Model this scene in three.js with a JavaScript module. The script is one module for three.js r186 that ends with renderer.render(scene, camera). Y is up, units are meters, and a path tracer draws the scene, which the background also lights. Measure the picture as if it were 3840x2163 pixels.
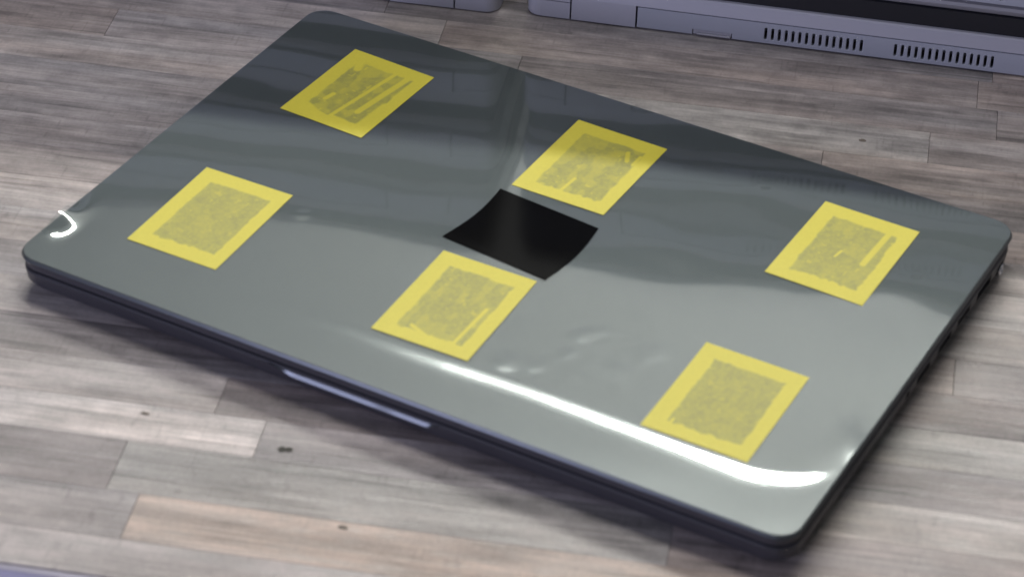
import * as THREE from 'three';
import { mergeGeometries, toCreasedNormals } from 'three/addons/utils/BufferGeometryUtils.js';
import { RoundedBoxGeometry } from 'three/addons/geometries/RoundedBoxGeometry.js';
import { RectAreaLightUniformsLib } from 'three/addons/lights/RectAreaLightUniformsLib.js';
import { Brush, Evaluator, SUBTRACTION } from 'three-bvh-csg';

// ---------------------------------------------------------------- camera
// World: table top is y = 0; x runs along the front edge of the closed laptop, +z towards its front.
const LID = 0.0195;                                   // height of the film above the table
const scene = new THREE.Scene();
const camera = new THREE.PerspectiveCamera(11.877, 1024 / 576, 0.05, 30);
camera.position.set(0.4476, 0.68350 + LID, 0.8677);
camera.up.set(-0.30464728, 0.80819363, -0.50399711);
camera.lookAt(new THREE.Vector3(-0.37391824, -0.58815146, -0.71712134).add(camera.position));
camera.focus = 1.36;
camera.userData.fStop = 12.5;

const renderer = new THREE.WebGLRenderer({ antialias: true });
renderer.setSize(1024, 576);
renderer.toneMapping = THREE.LinearToneMapping;
renderer.toneMappingExposure = 0.92;
renderer.shadowMap.enabled = true;

// ---------------------------------------------------------------- light
RectAreaLightUniformsLib.init();
scene.background = new THREE.Color().setRGB(0.125, 0.13, 0.135);   // dim room all round
const lampSpecs = [
  { name: 'ceiling_lamp', label: 'long white ceiling lamp straight above the closed laptop', at: [-0.2, 1.62, -0.34], look: [-0.2, 0, -0.339], w: 1.2, h: 0.06, turn: 0.33, color: [1.0, 0.975, 0.95], power: 60 },
  { name: 'ceiling_lamp_001', label: 'long white lamp beyond the laptop stacks, mirrored in the film', at: [-0.55, 1.66, -1.46], look: [-0.1, 0, 0.05], w: 1.7, h: 0.06, turn: 0, color: [1.0, 0.99, 0.93], power: 96, back: 78 },
  { name: 'window', label: 'tall pale window across the room facing the laptop stacks', at: [-0.85, 0.62, 2.4], look: [0, 0, -0.1], w: 1.2, h: 1.0, turn: 0, color: [0.66, 0.67, 1.0], power: 9.5 },
];

// ---------------------------------------------------------------- helpers
function rng(seed) { let a = seed >>> 0; return () => { a = (a + 0x6D2B79F5) | 0; let t = Math.imul(a ^ (a >>> 15), 1 | a); t = (t + Math.imul(t ^ (t >>> 7), 61 | t)) ^ t; return ((t ^ (t >>> 14)) >>> 0) / 4294967296; }; }
const clamp = (x, a = 0, b = 1) => Math.min(b, Math.max(a, x));
const smooth = (a, b, x) => { const t = clamp((x - a) / (b - a)); return t * t * (3 - 2 * t); };
function lattice(nx, ny, seed) {                       // periodic value noise on an nx by ny lattice, arguments 0..1
  const r = rng(seed), v = Float32Array.from({ length: nx * ny }, () => r());
  return (u, w) => {
    const x = (u - Math.floor(u)) * nx, y = (w - Math.floor(w)) * ny, i = Math.floor(x), j = Math.floor(y);
    let a = x - i, b = y - j; a = a * a * (3 - 2 * a); b = b * b * (3 - 2 * b);
    const i0 = i % nx, i1 = (i + 1) % nx, j0 = (j % ny) * nx, j1 = ((j + 1) % ny) * nx;
    return (v[j0 + i0] * (1 - a) + v[j0 + i1] * a) * (1 - b) + (v[j1 + i0] * (1 - a) + v[j1 + i1] * a) * b;
  };
}
function dataTexture(w, h, fill, srgb = true) {
  const d = new Uint8Array(w * h * 4), c = [0, 0, 0];
  for (let j = 0; j < h; j++) for (let i = 0; i < w; i++) {
    fill(i / w, j / h, c); const k = (j * w + i) * 4;
    d[k] = clamp(c[0]) * 255; d[k + 1] = clamp(c[1]) * 255; d[k + 2] = clamp(c[2]) * 255; d[k + 3] = 255;
  }
  const t = new THREE.DataTexture(d, w, h);
  t.magFilter = THREE.LinearFilter; t.minFilter = THREE.LinearFilter; t.wrapS = t.wrapT = THREE.RepeatWrapping;
  if (srgb) t.colorSpace = THREE.SRGBColorSpace;
  t.needsUpdate = true;
  return t;
}
function rgb(r, g, b) { return new THREE.Color().setRGB(r, g, b); }
function std(o) { const m = new THREE.MeshStandardMaterial(o); return m; }
function mesh(name, geometry, material, parent) {
  const m = new THREE.Mesh(geometry, material);
  m.name = name; m.castShadow = m.receiveShadow = true; parent.add(m);
  return m;
}
function thing(name, label, category, group) {
  const o = new THREE.Group(); o.name = name; o.userData = { label, category }; if (group) o.userData.group = group;
  scene.add(o); return o;
}
function outline(hw, hd, r, n = 8, cx = 0, cz = 0) {    // rounded rectangle in x, z
  const p = [];
  for (const [sx, sz, a0] of [[1, 1, 0], [-1, 1, 1], [-1, -1, 2], [1, -1, 3]])
    for (let k = 0; k <= n; k++) { const a = (a0 + k / n) * Math.PI / 2; p.push([cx + sx * (hw - r) + r * Math.cos(a), cz + sz * (hd - r) + r * Math.sin(a)]); }
  return p;
}
function loft(rings, crease = 0.6) {                    // rings of [y, outline points], bottom to top, closed with caps
  const n = rings[0][1].length, pos = [], idx = [];
  for (const [y, p] of rings) for (const [x, z] of p) pos.push(x, y, z);
  for (let k = 0; k + 1 < rings.length; k++) for (let i = 0; i < n; i++) {
    const a = k * n + i, b = k * n + (i + 1) % n, c = a + n, d = b + n; idx.push(a, c, b, b, c, d);
  }
  const cap = (k, up) => {
    const c = pos.length / 3; let x = 0, z = 0; for (const q of rings[k][1]) { x += q[0] / n; z += q[1] / n; }
    pos.push(x, rings[k][0], z);
    for (let i = 0; i < n; i++) { const a = k * n + i, b = k * n + (i + 1) % n; up ? idx.push(c, b, a) : idx.push(c, a, b); }
  };
  cap(0, false); cap(rings.length - 1, true);
  const g = new THREE.BufferGeometry();
  g.setAttribute('position', new THREE.Float32BufferAttribute(pos, 3));
  g.setAttribute('uv', new THREE.Float32BufferAttribute(new Float32Array(pos.length / 3 * 2), 2));
  g.setIndex(idx); g.computeVertexNormals();
  return toCreasedNormals(g, crease);
}
function box(x0, x1, y0, y1, z0, z1, r = 0) {
  const g = r ? new RoundedBoxGeometry(x1 - x0, y1 - y0, z1 - z0, 2, r) : new THREE.BoxGeometry(x1 - x0, y1 - y0, z1 - z0);
  return g.translate((x0 + x1) / 2, (y0 + y1) / 2, (z0 + z1) / 2);
}

function sheet(nx, nz, place, thick = 0) {              // a curved sheet; place(s, t) gives [x, y, z, nothing]
  const pos = [], uv = [], idx = [];
  for (let j = 0; j <= nz; j++) for (let i = 0; i <= nx; i++) { const p = place(i / nx, j / nz); pos.push(p[0], p[1], p[2]); uv.push(i / nx, j / nz); }
  const at = (i, j) => j * (nx + 1) + i;
  for (let j = 0; j < nz; j++) for (let i = 0; i < nx; i++) idx.push(at(i, j), at(i, j + 1), at(i + 1, j), at(i + 1, j), at(i, j + 1), at(i + 1, j + 1));
  if (thick) {                                           // skirt down to the film
    const rim = []; for (let i = 0; i < nx; i++) rim.push([i, 0]); for (let j = 0; j < nz; j++) rim.push([nx, j]); for (let i = nx; i > 0; i--) rim.push([i, nz]); for (let j = nz; j > 0; j--) rim.push([0, j]);
    const b0 = pos.length / 3;
    for (const [i, j] of rim) { const a = at(i, j); pos.push(pos[a * 3], pos[a * 3 + 1], pos[a * 3 + 2]); uv.push(uv[a * 2], uv[a * 2 + 1]); }
    for (const [i, j] of rim) { const a = at(i, j); pos.push(pos[a * 3], pos[a * 3 + 1] - thick, pos[a * 3 + 2]); uv.push(uv[a * 2], uv[a * 2 + 1]); }
    const n = rim.length; for (let k = 0; k < n; k++) { const a = b0 + k, b = b0 + (k + 1) % n; idx.push(a, b, a + n, b, b + n, a + n); }
  }
  const g = new THREE.BufferGeometry(); g.setAttribute('position', new THREE.Float32BufferAttribute(pos, 3)); g.setAttribute('uv', new THREE.Float32BufferAttribute(uv, 2)); g.setIndex(idx); g.computeVertexNormals();
  return g;
}

// ---------------------------------------------------------------- the lamps and the window (outside the frame, mirrored in the film)
for (const s of lampSpecs) {
  const g = thing(s.name, s.label, s.name.startsWith('window') ? 'window' : 'lamp', s.name.startsWith('window') ? undefined : 'ceiling lamps');
  g.position.set(...s.at); g.lookAt(...s.look); g.rotateZ(s.turn);      // +z of the group faces the scene
  const white = std({ color: rgb(0.75, 0.75, 0.75), roughness: 0.5 });
  const m = 0.025, w = s.w / 2, h = s.h / 2;
  mesh('housing', mergeGeometries([box(-w - m, w + m, -h - m, h + m, -0.07, -0.02), box(-w - m, w + m, h, h + m, -0.02, 0.01), box(-w - m, w + m, -h - m, -h, -0.02, 0.01), box(-w - m, -w, -h, h, -0.02, 0.01), box(w, w + m, -h, h, -0.02, 0.01)]), white, g);
  const glow = rgb(...s.color);
  mesh(s.name === 'window' ? 'pane' : 'lamp_diffuser', box(-w, w, -h, h, -0.019, -0.006), new THREE.MeshStandardMaterial({ color: rgb(0.8, 0.8, 0.8), emissive: glow, emissiveIntensity: 1, roughness: 0.4 }), g);
  const l = new THREE.RectAreaLight(glow, s.power, s.w, s.h);
  l.name = s.name + '_glow'; l.position.set(0, 0, -0.003); l.rotation.y = Math.PI; g.add(l);   // a RectAreaLight shines along its own -z
  if (s.back) {                                          // this lamp also shines back on the wall it hangs before
    mesh('back_diffuser', box(-w, w, -h, h, -0.080, -0.0705), new THREE.MeshStandardMaterial({ color: rgb(0.8, 0.8, 0.8), emissive: glow, emissiveIntensity: 1, roughness: 0.4 }), g);
    const b = new THREE.RectAreaLight(glow, s.back, s.w, s.h); b.name = s.name + '_back_glow'; b.position.set(0, 0, -0.082); g.add(b);
  }
}

{
  const wall = mesh('back_wall', box(-3.2, 2.4, -0.75, 2.7, -2.32, -2.20), std({ color: rgb(0.70, 0.71, 0.70), roughness: 0.9 }), scene);
  wall.userData = { kind: 'structure', label: 'plain white wall beyond the stacks, mirrored in the film', category: 'wall' };
}

// ---------------------------------------------------------------- the table
const ANG = 0.3316;                                     // the boards run 19 degrees off the laptop's front edge
const table = new THREE.Group(); table.name = 'tabletop'; table.rotation.y = ANG;
table.userData = { kind: 'structure', label: 'weathered grey wood strip tabletop under the laptops', category: 'tabletop' };
scene.add(table);
{
  const A = lattice(10, 190, 1), B = lattice(36, 420, 2), C = lattice(7, 34, 3), D = lattice(420, 60, 4), E = lattice(90, 90, 5), F = lattice(160, 900, 6), G = lattice(24, 60, 7), H = lattice(600, 260, 8);
  const woodTex = dataTexture(2048, 1600, (u, v, c) => {
    const w = v + 0.004 * (C(u * 2, v * 2) - 0.5);
    let g = 0.21 * (A(u, w) - 0.5) + 0.17 * (B(u, w) - 0.5) + 0.26 * (C(u, v) - 0.5) + 0.29 * (G(u, v) - 0.5) + 0.10 * (F(u, w) - 0.5);
    g += 0.20 * (E(u, v) - 0.5) + 0.10 * (H(u, v) - 0.5);
    const saw = D(u + 0.002 * v * 60 / 60, v); g -= 0.12 * smooth(0.74, 0.98, saw) * smooth(0.35, 0.75, G(v, u));   // short cross-grain marks
    g -= 0.20 * smooth(0.80, 0.97, A(u + 0.3, w + 0.37)) ;                                                            // dark grain streaks
    const warm = 0.5 + 0.9 * (C(u + 0.5, v + 0.2) - 0.5);
    const k = 0.75 + 0.52 * g;
    c[0] = k * (1.0 + 0.022 * warm); c[1] = k * (0.985 - 0.010 * warm); c[2] = k * (0.99 - 0.035 * warm);
  });
  const rough = dataTexture(512, 512, (u, v, c) => { const k = 0.62 + 0.3 * (B(u, v) - 0.5) + 0.25 * (E(u, v) - 0.5); c[0] = c[1] = c[2] = k; }, false);
  const tones = [[0.52, 0.50, 0.49], [0.60, 0.575, 0.555], [0.68, 0.655, 0.63], [0.56, 0.55, 0.545], [0.62, 0.57, 0.535], [0.50, 0.47, 0.455], [0.98, 0.955, 0.92], [0.66, 0.665, 0.635], [0.80, 0.70, 0.61], [0.77, 0.755, 0.72]]
    .map((c) => std({ color: rgb(...c), map: woodTex, roughness: 0.9, roughnessMap: rough, bumpMap: woodTex, bumpScale: 0.00012 }));
  const TW = 0.62, TH = 0.36;                           // metres that the wood texture covers
  function plank(x0, x1, z0, z1, tone, r, dy) {
    const e = 0.00010, b = 0.00003, t = 0.006;           // chamfer, half joint, thickness
    x0 += 0.00010; x1 -= 0.00010; z0 += b; z1 -= b;
    const P = [[x0, -t, z0], [x1, -t, z0], [x1, -t, z1], [x0, -t, z1], [x0, -e, z0], [x1, -e, z0], [x1, -e, z1], [x0, -e, z1], [x0 + e, 0, z0 + e], [x1 - e, 0, z0 + e], [x1 - e, 0, z1 - e], [x0 + e, 0, z1 - e]];
    const Q = []; for (let i = 0; i < 4; i++) { const j = (i + 1) % 4; Q.push([i, i + 4, j + 4, j], [i + 4, i + 8, j + 8, j + 4]); } Q.push([8, 11, 10, 9]);
    const pos = [], uv = [], ou = r(), ov = r();
    for (const q of Q) for (const k of [q[0], q[1], q[2], q[0], q[2], q[3]]) { pos.push(P[k][0], P[k][1] + dy, P[k][2]); uv.push(ou + P[k][0] / TW, ov + (P[k][2] + P[k][1]) / TH); }
    const g = new THREE.BufferGeometry(); g.setAttribute('position', new THREE.Float32BufferAttribute(pos, 3)); g.setAttribute('uv', new THREE.Float32BufferAttribute(uv, 2)); g.computeVertexNormals();
    return mesh('plank', g, tones[tone], table);
  }
  const rows = [0.2230, 0.2013, 0.1742, 0.1439, 0.1203, 0.0955, 0.0705, 0.0455, 0.0205, -0.0047, -0.0297, -0.0547, -0.0797, -0.1030, -0.1279, -0.1544, -0.1809, -0.2060];
  while (rows[rows.length - 1] > -0.44) rows.push(rows[rows.length - 1] - 0.0255);
  // joints that the photograph shows, row by row from the front edge, with the tone of the plank that ends there
  const known = { 0: [[-0.19, 9], [0.06, 2], [0.31, 9]], 1: [[-0.1217, 1], [0.12, 8], [0.33, 2]], 2: [[-0.1353, 0], [0.085, 7], [0.3, 4]], 3: [[-0.0841, 6], [0.14, 3], [0.34, 9]], 4: [[-0.1061, 2], [0.10, 5], [0.32, 3]],
    5: [[-0.215, 4], [0.03, 0], [0.26, 7]], 13: [[-0.16, 3], [0.1207, 1], [0.3, 4]], 14: [[-0.09, 2], [0.1692, 9], [0.36, 1]], 15: [[-0.0306, 3], [0.2, 0]], 16: [[-0.0729, 2], [0.19, 4]] };
  const r = rng(77);
  for (let k = 0; k + 1 < rows.length; k++) {
    let x = -0.46, list = known[k] ? known[k].slice() : [];
    if (!list.length) { let q = -0.46 + 0.05 + 0.2 * r(); while (q < 0.5) { list.push([q, Math.floor(r() * 6)]); q += 0.15 + 0.16 * r(); } }
    else { let f = list[0][0] - 0.17 - 0.1 * r(); if (f > -0.4) list.unshift([f, Math.floor(r() * 6)]); }
    list.push([0.52, Math.floor(r() * 6)]);
    for (const [q, tone] of list) { if (q - x < 0.01) continue; plank(x, q, rows[k + 1], rows[k], tone, r, -0.00003 * r()); x = q; }
  }
  mesh('core_board', box(-0.46, 0.52, -0.028, -0.0062, -0.46, 0.2230), std({ color: rgb(0.06, 0.052, 0.047), roughness: 0.9 }), table);
  const trim = loft([[-0.031, outline(0.49, 0.0022, 0.001, 3, 0.03, 0.2253)], [-0.003, outline(0.49, 0.0022, 0.001, 3, 0.03, 0.2253)], [-0.0008, outline(0.4895, 0.0019, 0.001, 3, 0.03, 0.2253)], [-0.0001, outline(0.489, 0.0013, 0.001, 3, 0.03, 0.2253)]], 0.9);
  mesh('edge_trim', trim, std({ color: rgb(0.42, 0.40, 0.47), roughness: 0.3, metalness: 0.3 }), table);
  // dark knots printed in the boards, read off the photograph (world x, z, radius)
  const knotM = [std({ color: rgb(0.05, 0.047, 0.038), roughness: 0.8 }), std({ color: rgb(0.17, 0.145, 0.12), roughness: 0.8 })];
  const kr = rng(9);
  for (const [x, z, s, f, tone] of [[-0.0254, 0.1533, 0.0017, 1.05, 0], [-0.0228, 0.1521, 0.0016, 0.9, 0], [-0.0851, 0.1625, 0.0011, 1.8, 1], [0.0201, 0.1811, 0.0011, 1.9, 1], [0.0847, -0.1779, 0.0010, 1.8, 1]]) {
    const sh = new THREE.Shape(), n = 14;
    for (let i = 0; i < n; i++) { const a = i / n * 2 * Math.PI, q = s * (0.7 + 0.5 * kr()); sh[i ? 'lineTo' : 'moveTo'](Math.cos(a) * q * f, Math.sin(a) * q); }
    const kg = new THREE.ExtrudeGeometry(sh, { depth: 0.0002, bevelEnabled: false }).rotateX(-Math.PI / 2);
    const m = mesh('knot', kg, knotM[tone], table), c = Math.cos(ANG), t = Math.sin(ANG);
    m.position.set(x * c - z * t, -0.00005, x * t + z * c);
  }
}

// ---------------------------------------------------------------- the closed laptop
const M = {
  lid: new THREE.MeshPhysicalMaterial({ color: rgb(0.084, 0.093, 0.099), metalness: 0.6, roughness: 0.58 }),
  lidFrame: std({ color: rgb(0.030, 0.028, 0.036), roughness: 0.5 }),
  chamfer: std({ color: rgb(0.084, 0.093, 0.099), roughness: 0.36, metalness: 0.6 }),
  body: std({ color: rgb(0.040, 0.039, 0.046), roughness: 0.42 }),
  edge: std({ color: rgb(0.084, 0.093, 0.099), roughness: 0.30, metalness: 0.6 }),
  portLining: std({ color: rgb(0.040, 0.039, 0.046), roughness: 0.6 }),
  rubber: std({ color: rgb(0.02, 0.02, 0.02), roughness: 0.9 }),
  steel: std({ color: rgb(0.75, 0.75, 0.8), roughness: 0.25, metalness: 0.9 }),
};
const HW = 0.181, HD = 0.1219;
const laptop = thing('laptop', 'closed silver laptop under clear film with six yellow stickers and black tape', 'laptop');
{
  const lid = mesh('lid', loft([[0.0170, outline(HW - 0.0006, HD - 0.0006, 0.0104, 10)], [0.01715, outline(HW - 0.0012, HD - 0.0012, 0.0098, 10)], [0.0192, outline(HW - 0.0012, HD - 0.0012, 0.0098, 10)]], 0.12), M.lid, laptop);
  mesh('lid_chamfer', loft([[0.01716, outline(HW - 0.0003, HD - 0.0003, 0.0107, 10)], [0.0178, outline(HW, HD, 0.011, 10)], [0.01905, outline(HW - 0.0008, HD - 0.0008, 0.0102, 10)], [0.01915, outline(HW - 0.0011, HD - 0.0011, 0.0099, 10)]], 0.4), M.chamfer, lid);
  mesh('lid_frame', loft([[0.0133, outline(HW - 0.0018, HD - 0.0018, 0.010, 10)], [0.0138, outline(HW - 0.0011, HD - 0.0011, 0.0104, 10)], [0.01718, outline(HW - 0.0011, HD - 0.0011, 0.0104, 10)]]), M.lidFrame, lid);
  // base: cut for the ports on its right side and for the opening notch at its front
  const ev = new Evaluator(); ev.attributes = ['position', 'normal', 'uv']; ev.useGroups = false;
  const bw = HW - 0.0008, bd = HD - 0.0006;
  let base = new Brush(loft([[0.0016, outline(bw - 0.010, bd - 0.010, 0.006, 10)], [0.0024, outline(bw - 0.003, bd - 0.0042, 0.009, 10)], [0.0062, outline(bw - 0.0004, bd - 0.0012, 0.0105, 10)], [0.0118, outline(bw, bd, 0.011, 10)], [0.0124, outline(bw - 0.0006, bd - 0.0006, 0.0104, 10)], [0.01265, outline(bw - 0.0018, bd - 0.0018, 0.0095, 10)]], 0.5), M.body);
  base.updateMatrixWorld();
  const ports = [['network_port', -0.0930, -0.0764, 0.0052, 0.0110], ['video_port', -0.0680, -0.0533, 0.0068, 0.0108], ['data_port', -0.0460, -0.0313, 0.0060, 0.0110], ['data_port', -0.0222, -0.0078, 0.0060, 0.0110], ['audio_jack', 0.0005, 0.0040, 0.0070, 0.0105], ['power_jack', -0.1078, -0.1022, 0.0040, 0.0090]];
  for (const [, z0, z1, y0, y1] of ports) { const c = new Brush(box(bw - 0.010, bw + 0.004, y0, y1, z0, z1)); c.updateMatrixWorld(); base = ev.evaluate(base, c, SUBTRACTION); base.updateMatrixWorld(); }
  const bm = mesh('base', base.geometry, M.body, laptop);
  mesh('opening_notch', sheet(48, 6, (a, t) => {         // a shallow polished scoop that opens between lid and base
    const x = -0.052 + 0.080 * a, h = 0.0026 * smooth(0, 0.16, a) * smooth(1, 0.93, a), top = 0.0004 * smooth(0.62, 0.66, a) * smooth(0.76, 0.70, a);
    const y = 0.0120 + top - (h + top) * t; return [x, y, bd - 0.0006 + 0.0012 * t];
  }, 0), M.edge, bm);
  mesh('edge_strip', loft([[0.01266, outline(bw - 0.0016, bd - 0.0016, 0.0096, 10)], [0.0130, outline(bw - 0.0009, bd - 0.0009, 0.0102, 10)], [0.01325, outline(bw - 0.0016, bd - 0.0016, 0.0096, 10)]], 0.5), std({ color: rgb(0.084, 0.093, 0.099), roughness: 0.45, metalness: 0.6 }), bm);
  for (const [n, z0, z1, y0, y1] of ports) {
    const p = mesh(n, mergeGeometries([box(bw - 0.0098, bw - 0.0088, y0, y1, z0, z1), box(bw - 0.0088, bw - 0.0006, y0 - 0.0001, y0 + 0.0005, z0, z1), box(bw - 0.0088, bw - 0.0006, y1 - 0.0005, y1 + 0.0001, z0, z1)]), M.portLining, laptop);
    if (n === 'data_port') mesh('contact_tongue', box(bw - 0.0087, bw - 0.0015, (y0 + y1) / 2 + 0.0002, (y0 + y1) / 2 + 0.0016, z0 + 0.0012, z1 - 0.0012), M.portLining, p);
    if (n === 'power_jack') mesh('jack_ring', new THREE.TorusGeometry(0.0020, 0.0006, 8, 18).rotateY(Math.PI / 2).translate(bw + 0.0001, (y0 + y1) / 2 - 0.0008, (z0 + z1) / 2), M.steel, p);
  }
  for (const [x, z] of [[-0.15, 0.1], [0.15, 0.1], [-0.15, -0.1], [0.15, -0.1]]) mesh('rubber_foot', box(x - 0.014, x + 0.014, 0, 0.0019, z - 0.004, z + 0.004, 0.0008), M.rubber, laptop);
}

// ---------------------------------------------------------------- the film on its lid: a real wavy sheet
const W1 = lattice(9, 7, 21), W2 = lattice(17, 13, 22), W3 = lattice(40, 28, 23);
const bubbles = [[0.0361, 0.0800, 0.0085, 0.00024], [0.0470, 0.0765, 0.0060, 0.00018], [0.0545, 0.0620, 0.0055, 0.00017], [0.0538, 0.0480, 0.0070, 0.00023], [0.0590, 0.0420, 0.0050, 0.00013], [0.0839, 0.0440, 0.0090, 0.00020], [0.0780, 0.0620, 0.0080, 0.00017], [-0.0302, 0.0520, 0.0080, 0.00006], [-0.0910, 0.0338, 0.0050, 0.00005], [-0.0491, 0.0466, 0.0100, 0.00005], [0.0720, -0.0930, 0.0050, 0.00008], [0.1560, -0.0640, 0.0040, 0.00009]];
function filmHeight(x, z) {
  const u = x / 0.4 + 0.5, v = z / 0.28 + 0.5;
  const calm = 0.45 + 0.55 * smooth(0.06, -0.06, z);     // the hinge half waves more than the front half
  let h = 0.00026 + calm * (0.00042 * (W1(u, v) - 0.5) + 0.00015 * (W2(u, v) - 0.5)) + 0.000010 * (W3(u, v) - 0.5);
  // a long low buckle along the front that turns back at its right end
  const crest = 0.0900 - 0.0025 * smooth(-0.01, 0.06, x) - 0.016 * Math.pow(clamp((x - 0.147) / 0.033), 1.8);
  const env = smooth(-0.085, 0.02, x) * (1 - 0.9 * smooth(0.168, 0.181, x));
  const d = (z - crest) / (z < crest ? 0.019 : 0.0052);
  h += (0.00041 + 0.00002 * smooth(0.0, 0.16, x)) * env * Math.exp(-0.5 * d * d);
  for (const [bx, bz, r, a] of bubbles) { const q = ((x - bx) ** 2 + (z - bz) ** 2) / (r * r); if (q < 1) h += a * (1 - q) * (1 - q); }
  // creased corner at the left edge: the film stands up beyond a fold line
  h += 0.0024 * smooth(-0.165, -0.181, x) * Math.exp(-Math.pow(Math.abs(z - 0.0870 - 0.45 * (x + 0.181)) / 0.0100, 1.8));
  h += 0.0008 * smooth(0.164, 0.181, x) * Math.exp(-Math.pow(Math.abs(z - 0.0580 - 0.8 * (x - 0.181)) / 0.0100, 1.6));
  return 0.0192 + Math.max(0.00004, h);
}
{
  const hw = HW - 0.0010, hd = HD - 0.0010, r = 0.0100;
  const g = sheet(360, 250, (s, t) => {
    const z = (2 * t - 1) * hd, k = Math.max(0, Math.abs(z) - (hd - r)), w = hw - r + Math.sqrt(Math.max(0, r * r - k * k)), x = (2 * s - 1) * w;
    return [x, filmHeight(x, z), z];
  });
  const film = mesh('clear_film', g, new THREE.MeshPhysicalMaterial({ color: rgb(0.915, 0.955, 0.945), transmission: 1, thickness: 0, roughness: 0.04, ior: 1.62 }), scene);
  mesh('adhesive_layer', g.clone().translate(0, -0.00003, 0), new THREE.MeshPhysicalMaterial({ color: rgb(1, 1, 1), transmission: 1, thickness: 0, roughness: 0.11, ior: 1.55 }), film);   // the film's matt underside
  film.userData = { label: 'clear glossy protective film laid over the laptop lid, creased at its edges', category: 'film' };
}

// ---------------------------------------------------------------- six yellow stickers and the black tape on the film
const stickerSpecs = [   // [corners back-left, back-right, front-right, front-left in x, z], what sets it apart, gaps in the olive patch
  { c: [[-0.1436, -0.0963], [-0.0988, -0.0936], [-0.1010, -0.0316], [-0.1457, -0.0336]], label: 'yellow sticker with broken streaky olive patch at the hinge corner away from the ports', seed: 31, wild: 0.45, gaps: [[0.64, 0.08, 0.50, 0.9, 0.026], [0.80, 0.05, 0.70, 0.72, 0.040], [0.30, 0.62, 0.28, 0.7, 0.03], [0.88, 0.55, 0.86, 0.95, 0.06], [0.16, 0.08, 0.24, 0.22, 0.05], [0.18, 0.85, 0.40, 0.92, 0.05]] },
  { c: [[-0.1469, 0.0246], [-0.1024, 0.0235], [-0.1005, 0.0872], [-0.1452, 0.0880]], label: 'yellow sticker with even olive patch near the creased film corner', seed: 32, wild: 0.12, gaps: [] },
  { c: [[-0.0240, -0.0967], [0.0217, -0.0958], [0.0211, -0.0339], [-0.0247, -0.0340]], label: 'yellow sticker between the black tape and the hinge edge', seed: 33, wild: 0.35, gaps: [[0.47, 0.7, 0.44, 0.95, 0.02], [0.70, 0.20, 0.76, 0.30, 0.025], [0.84, 0.2, 0.84, 0.32, 0.02]] },
  { c: [[-0.0252, 0.0253], [0.0197, 0.0245], [0.0219, 0.0878], [-0.0232, 0.0887]], label: 'yellow sticker between the black tape and the front edge notch', seed: 34, wild: 0.28, gaps: [[0.79, 0.45, 0.76, 0.95, 0.022], [0.3, 0.84, 0.5, 0.9, 0.02]] },
  { c: [[0.1002, -0.0947], [0.1451, -0.0940], [0.1447, -0.0309], [0.0992, -0.0320]], label: 'yellow sticker with one bright slit in its patch at the hinge corner beside the ports', seed: 35, wild: 0.2, gaps: [[0.76, 0.12, 0.74, 0.56, 0.035], [0.48, 0.5, 0.46, 0.58, 0.014]] },
  { c: [[0.0995, 0.0258], [0.1455, 0.0257], [0.1466, 0.0879], [0.1004, 0.0884]], label: 'yellow sticker with even olive patch touching the bright buckle in the film', seed: 36, wild: 0.06, gaps: [[0.21, 0.84, 0.21, 0.9, 0.016]] },
];
stickerSpecs.forEach((s, n) => {
  const N1 = lattice(9, 13, s.seed * 7), N2 = lattice(26, 30, s.seed * 7 + 1), N3 = lattice(14, 5, s.seed * 7 + 2), N4 = lattice(50, 64, s.seed * 7 + 3);
  const tex = dataTexture(256, 352, (u, v, c) => {
    const e = 0.014 * (N2(u, v) - 0.5) + 0.016 * (N1(u, v) - 0.5), l = 0.17 + e, ri = 0.855 - e;
    let p = smooth(l - 0.012, l + 0.012, u) * smooth(ri + 0.012, ri - 0.012, u) * smooth(0.125 + e, 0.15 + e, v) * smooth(0.885 + e * 2, 0.86 + e * 2, v);
    p *= 1 - s.wild * smooth(0.50, 0.66, 0.55 * N3(u, v) + 0.45 * N1(u, v));
    p *= 1 - Math.min(1, s.wild + 0.5) * 0.7 * smooth(0.84, 0.96, N2(u, v));
    for (const [a, b, cc, d, w] of s.gaps) { const dx = cc - a, dy = d - b, q = clamp(((u - a) * dx + (v - b) * dy) / (dx * dx + dy * dy)); p *= smooth(w * 0.6, w * 1.2, Math.hypot(u - a - q * dx, (v - b - q * dy) * 1.1)); }
    p *= 0.86 + 0.22 * (N2(v, u) - 0.5) + 0.36 * (N4(u, v) - 0.5) + 0.14 * (N1(v, u) - 0.5);
    const g = 1 + 0.02 * (N4(u, v) - 0.5);
    c[0] = (0.82 * (1 - p) + 0.62 * p) * g; c[1] = (0.775 * (1 - p) + 0.605 * p) * g; c[2] = (0.27 * (1 - p) + 0.31 * p) * g;
  });
  const [A, B, C, D] = s.c;
  const g = sheet(12, 16, (a, b) => {
    const x = (A[0] * (1 - a) + B[0] * a) * (1 - b) + (D[0] * (1 - a) + C[0] * a) * b, z = (A[1] * (1 - a) + B[1] * a) * (1 - b) + (D[1] * (1 - a) + C[1] * a) * b;
    return [x, filmHeight(x, z) + 0.00013, z];
  }, 0.00009);
  const m = mesh(n ? `yellow_sticker_00${n}` : 'yellow_sticker', g, new THREE.MeshPhysicalMaterial({ map: tex, roughness: 0.42, specularIntensity: 0.6 }), scene);
  m.userData = { label: s.label, category: 'sticker', group: 'yellow stickers on the laptop lid' };
});
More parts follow.
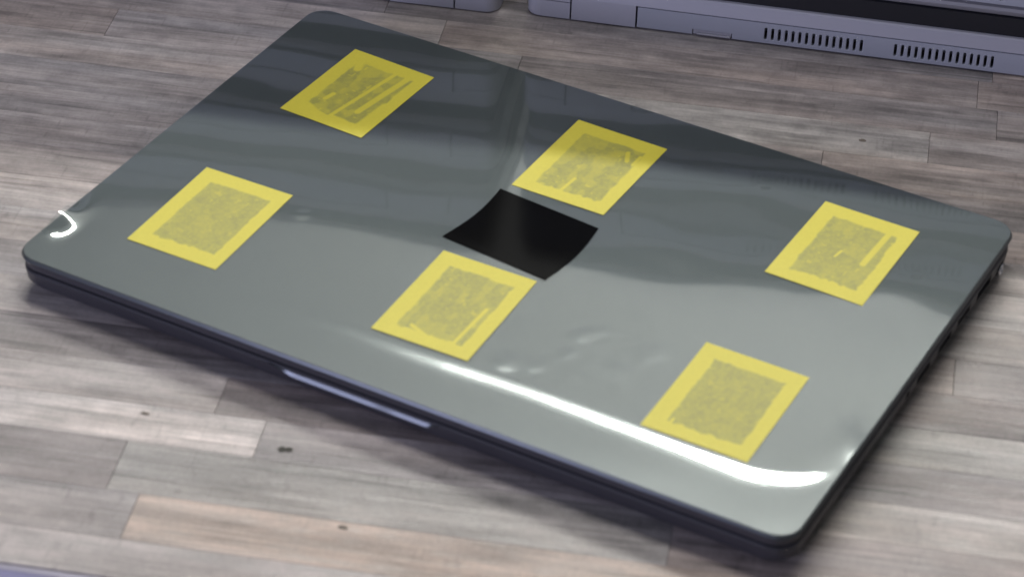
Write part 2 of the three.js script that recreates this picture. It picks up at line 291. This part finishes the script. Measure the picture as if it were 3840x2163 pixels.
{
  const A = [-0.0274, -0.0287], B = [0.0239, -0.0239], C = [0.0222, 0.0220], D = [-0.0311, 0.0164];
  const g = sheet(24, 24, (a, b) => {
    let x = (A[0] * (1 - a) + B[0] * a) * (1 - b) + (D[0] * (1 - a) + C[0] * a) * b, z = (A[1] * (1 - a) + B[1] * a) * (1 - b) + (D[1] * (1 - a) + C[1] * a) * b;
    const bow = Math.sin(Math.PI * b); x += 0.0022 * bow;           // both cut edges bow the same way
    return [x, filmHeight(x, z) + 0.00014, z];
  }, 0.00010);
  const m = mesh('black_tape', g, new THREE.MeshPhysicalMaterial({ color: rgb(0.0012, 0.0012, 0.0014), roughness: 0.12, specularIntensity: 0.14 }), scene);
  m.userData = { label: 'glossy black square of tape at the middle of the laptop lid', category: 'tape' };
}

// ---------------------------------------------------------------- two stacks of older laptops behind
const S = {
  shell: std({ color: rgb(0.40, 0.40, 0.44), roughness: 0.42 }),
  bezel: std({ color: rgb(0.37, 0.385, 0.43), roughness: 0.40 }),
  cover: std({ color: rgb(0.40, 0.395, 0.43), roughness: 0.35, metalness: 0.2 }),
  dark: std({ color: rgb(0.012, 0.013, 0.018), roughness: 0.35 }),
  inner: std({ color: rgb(0.37, 0.385, 0.43), roughness: 0.6 }),
};
const SW = 0.335, SD = 0.235, PITCH = 0.0375;
function oldLaptop(vented) {                                  // left front bottom corner at the origin, front face at z = 0
  const o = new THREE.Group(), cx = SW / 2, cz = -SD / 2, hw = SW / 2, hd = SD / 2, r = 0.0075;
  const rim = (i) => outline(hw - i, hd - i, Math.max(0.002, r - i), 6, cx, cz);
  const base = mesh('base', loft([[0.0126, rim(0)], [0.0178, rim(0)], [0.0194, rim(0.0003)], [0.0202, rim(0.0010)], [0.0205, rim(0.0022)]], 0.5), S.shell, o);
  mesh('inner_frame', box(0.0006, SW - 0.0006, 0.0008, 0.0126, -SD + 0.0006, -0.0122), S.inner, base);
  // corner covers, with a slit above and beside them
  for (const side of [0, 1]) {
    const X = (x) => side ? SW - x : x, corner = new THREE.Shape();
    const put = (pts) => { (side ? pts.reverse() : pts).forEach(([x, y, cx, cy], i) => i ? (cx !== undefined ? corner.quadraticCurveTo(cx, cy, x, y) : corner.lineTo(x, y)) : corner.moveTo(x, y)); };
    const arc = []; for (let k = 0; k <= 8; k++) { const a = k / 8 * Math.PI / 2; arc.push([X(r - r * Math.sin(a)), r - r * Math.cos(a)]); }
    put([[X(0.0222), 0], [X(0.0222), 0.03], [X(0), 0.03], ...arc.reverse()]); corner.closePath();
    const cg = (d) => new THREE.ExtrudeGeometry(corner, { depth: d, bevelEnabled: false, curveSegments: 8 }).rotateX(-Math.PI / 2);   // shape y becomes -z
    const low = cg(0.0090).translate(0, 0.0005, 0), high = cg(0.0026).translate(0, 0.0100, 0);
    mesh('corner_cover', low, S.shell, o); mesh('rim_end', high, S.shell, base);
    mesh('blank_panel', box(Math.min(X(0.0230), X(0.0552)), Math.max(X(0.0230), X(0.0552)), 0.0005, 0.01258, -0.012, 0), S.shell, o);
    mesh('side_wall', box(Math.min(X(0.0001), X(0.002)), Math.max(X(0.0001), X(0.002)), 0.0005, 0.0125, -SD + 0.008, -0.0301), S.shell, o);
  }
  // bay bezel with two rows of vent slots and a latch
  const b = new THREE.Shape(), e = 0.0003, x0 = 0.0561 + e, x1 = SW - 0.0561 - e, y0 = 0.0006 + e, y1 = 0.0119 - e;
  b.moveTo(x0, y0); b.lineTo(0.0837, y0); b.lineTo(0.0837, 0.0038); b.lineTo(0.1040, 0.0038); b.lineTo(0.1040, y0); b.lineTo(x1, y0); b.lineTo(x1, y1); b.lineTo(x0, y1); b.closePath();
  if (vented) for (const sx of [0.1202, 0.1840]) for (let k = 0; k < 15; k++) {
    const x = sx + k * 0.003364, w = 0.00098 , h = new THREE.Path(), ya = 0.0024 + w, yb = 0.0096 - w;
    h.moveTo(x - w, ya); h.lineTo(x - w, yb); h.absarc(x, yb, w, Math.PI, 0, true); h.lineTo(x + w, ya); h.absarc(x, ya, w, 0, -Math.PI, true); b.holes.push(h);
  }
  const bay = mesh('bay_bezel', new THREE.ExtrudeGeometry(b, { depth: 0.0016, bevelEnabled: true, bevelThickness: e, bevelSize: e, bevelSegments: 2, curveSegments: 5 }).translate(0, 0, -0.0016 - 2 * e + 0.0001), S.bezel, o);
  mesh('latch', mergeGeometries([box(0.0843, 0.1034, 0.0007, 0.0034, -0.004, -0.0006, 0.0004), box(0.0862, 0.1030, 0.0009, 0.0019, -0.0010, 0.0003, 0.0003)].map((g) => g.index ? g.toNonIndexed() : g)), S.cover, bay);
  const lidDark = (i) => outline(hw - 0.0022 - i, hd - 0.0022 - i, 0.005, 6, cx, cz);
  mesh('screen_frame', loft([[0.0206, lidDark(0)], [0.0304, lidDark(0)]]), S.dark, o);
  const cv = (i) => outline(hw - 0.0012 - i, hd - 0.0012 - i, Math.max(0.003, 0.009 - i), 6, cx, cz);
  mesh('lid', loft([[0.0300, cv(0.0050)], [0.0308, cv(0.0026)], [0.0324, cv(0.0008)], [0.0342, cv(0)], [0.0358, cv(0.0005)], [0.0366, cv(0.0018)], [0.0369, cv(0.0035)]], 0.7), S.cover, o);
  for (const [x, z] of [[0.03, -0.03], [SW - 0.03, -0.03], [0.03, -SD + 0.03], [SW - 0.03, -SD + 0.03]]) mesh('rubber_foot', box(x - 0.008, x + 0.008, -0.0003, 0.0009, z - 0.006, z + 0.006), M.rubber, o);
  return o;
}
const level = ['at the bottom', 'second from the bottom', 'third from the bottom', 'second from the top', 'on top'];
let count = 0;
for (const [vented, x, z, a] of [[true, -0.1052, -0.1962, 0.3080], [false, -0.1168 - SW * Math.cos(0.3264), -0.1892 + SW * Math.sin(0.3264), 0.3264]]) {
  const proto = oldLaptop(vented);
  for (let k = 0; k < 5; k++) {
    const o = k ? proto.clone() : proto;
    o.name = count ? `stacked_laptop_00${count}` : 'stacked_laptop'; count++;
    o.position.set(x, 0.0003 + k * PITCH, z); o.rotation.y = a;
    o.userData = { label: `grey laptop with ${vented ? 'two rows of front vents' : 'a plain front'}, ${level[k]} of its stack`, category: 'laptop', group: vented ? 'stack of vented laptops' : 'stack of plain fronted laptops' };
    scene.add(o);
  }
}

renderer.render(scene, camera);
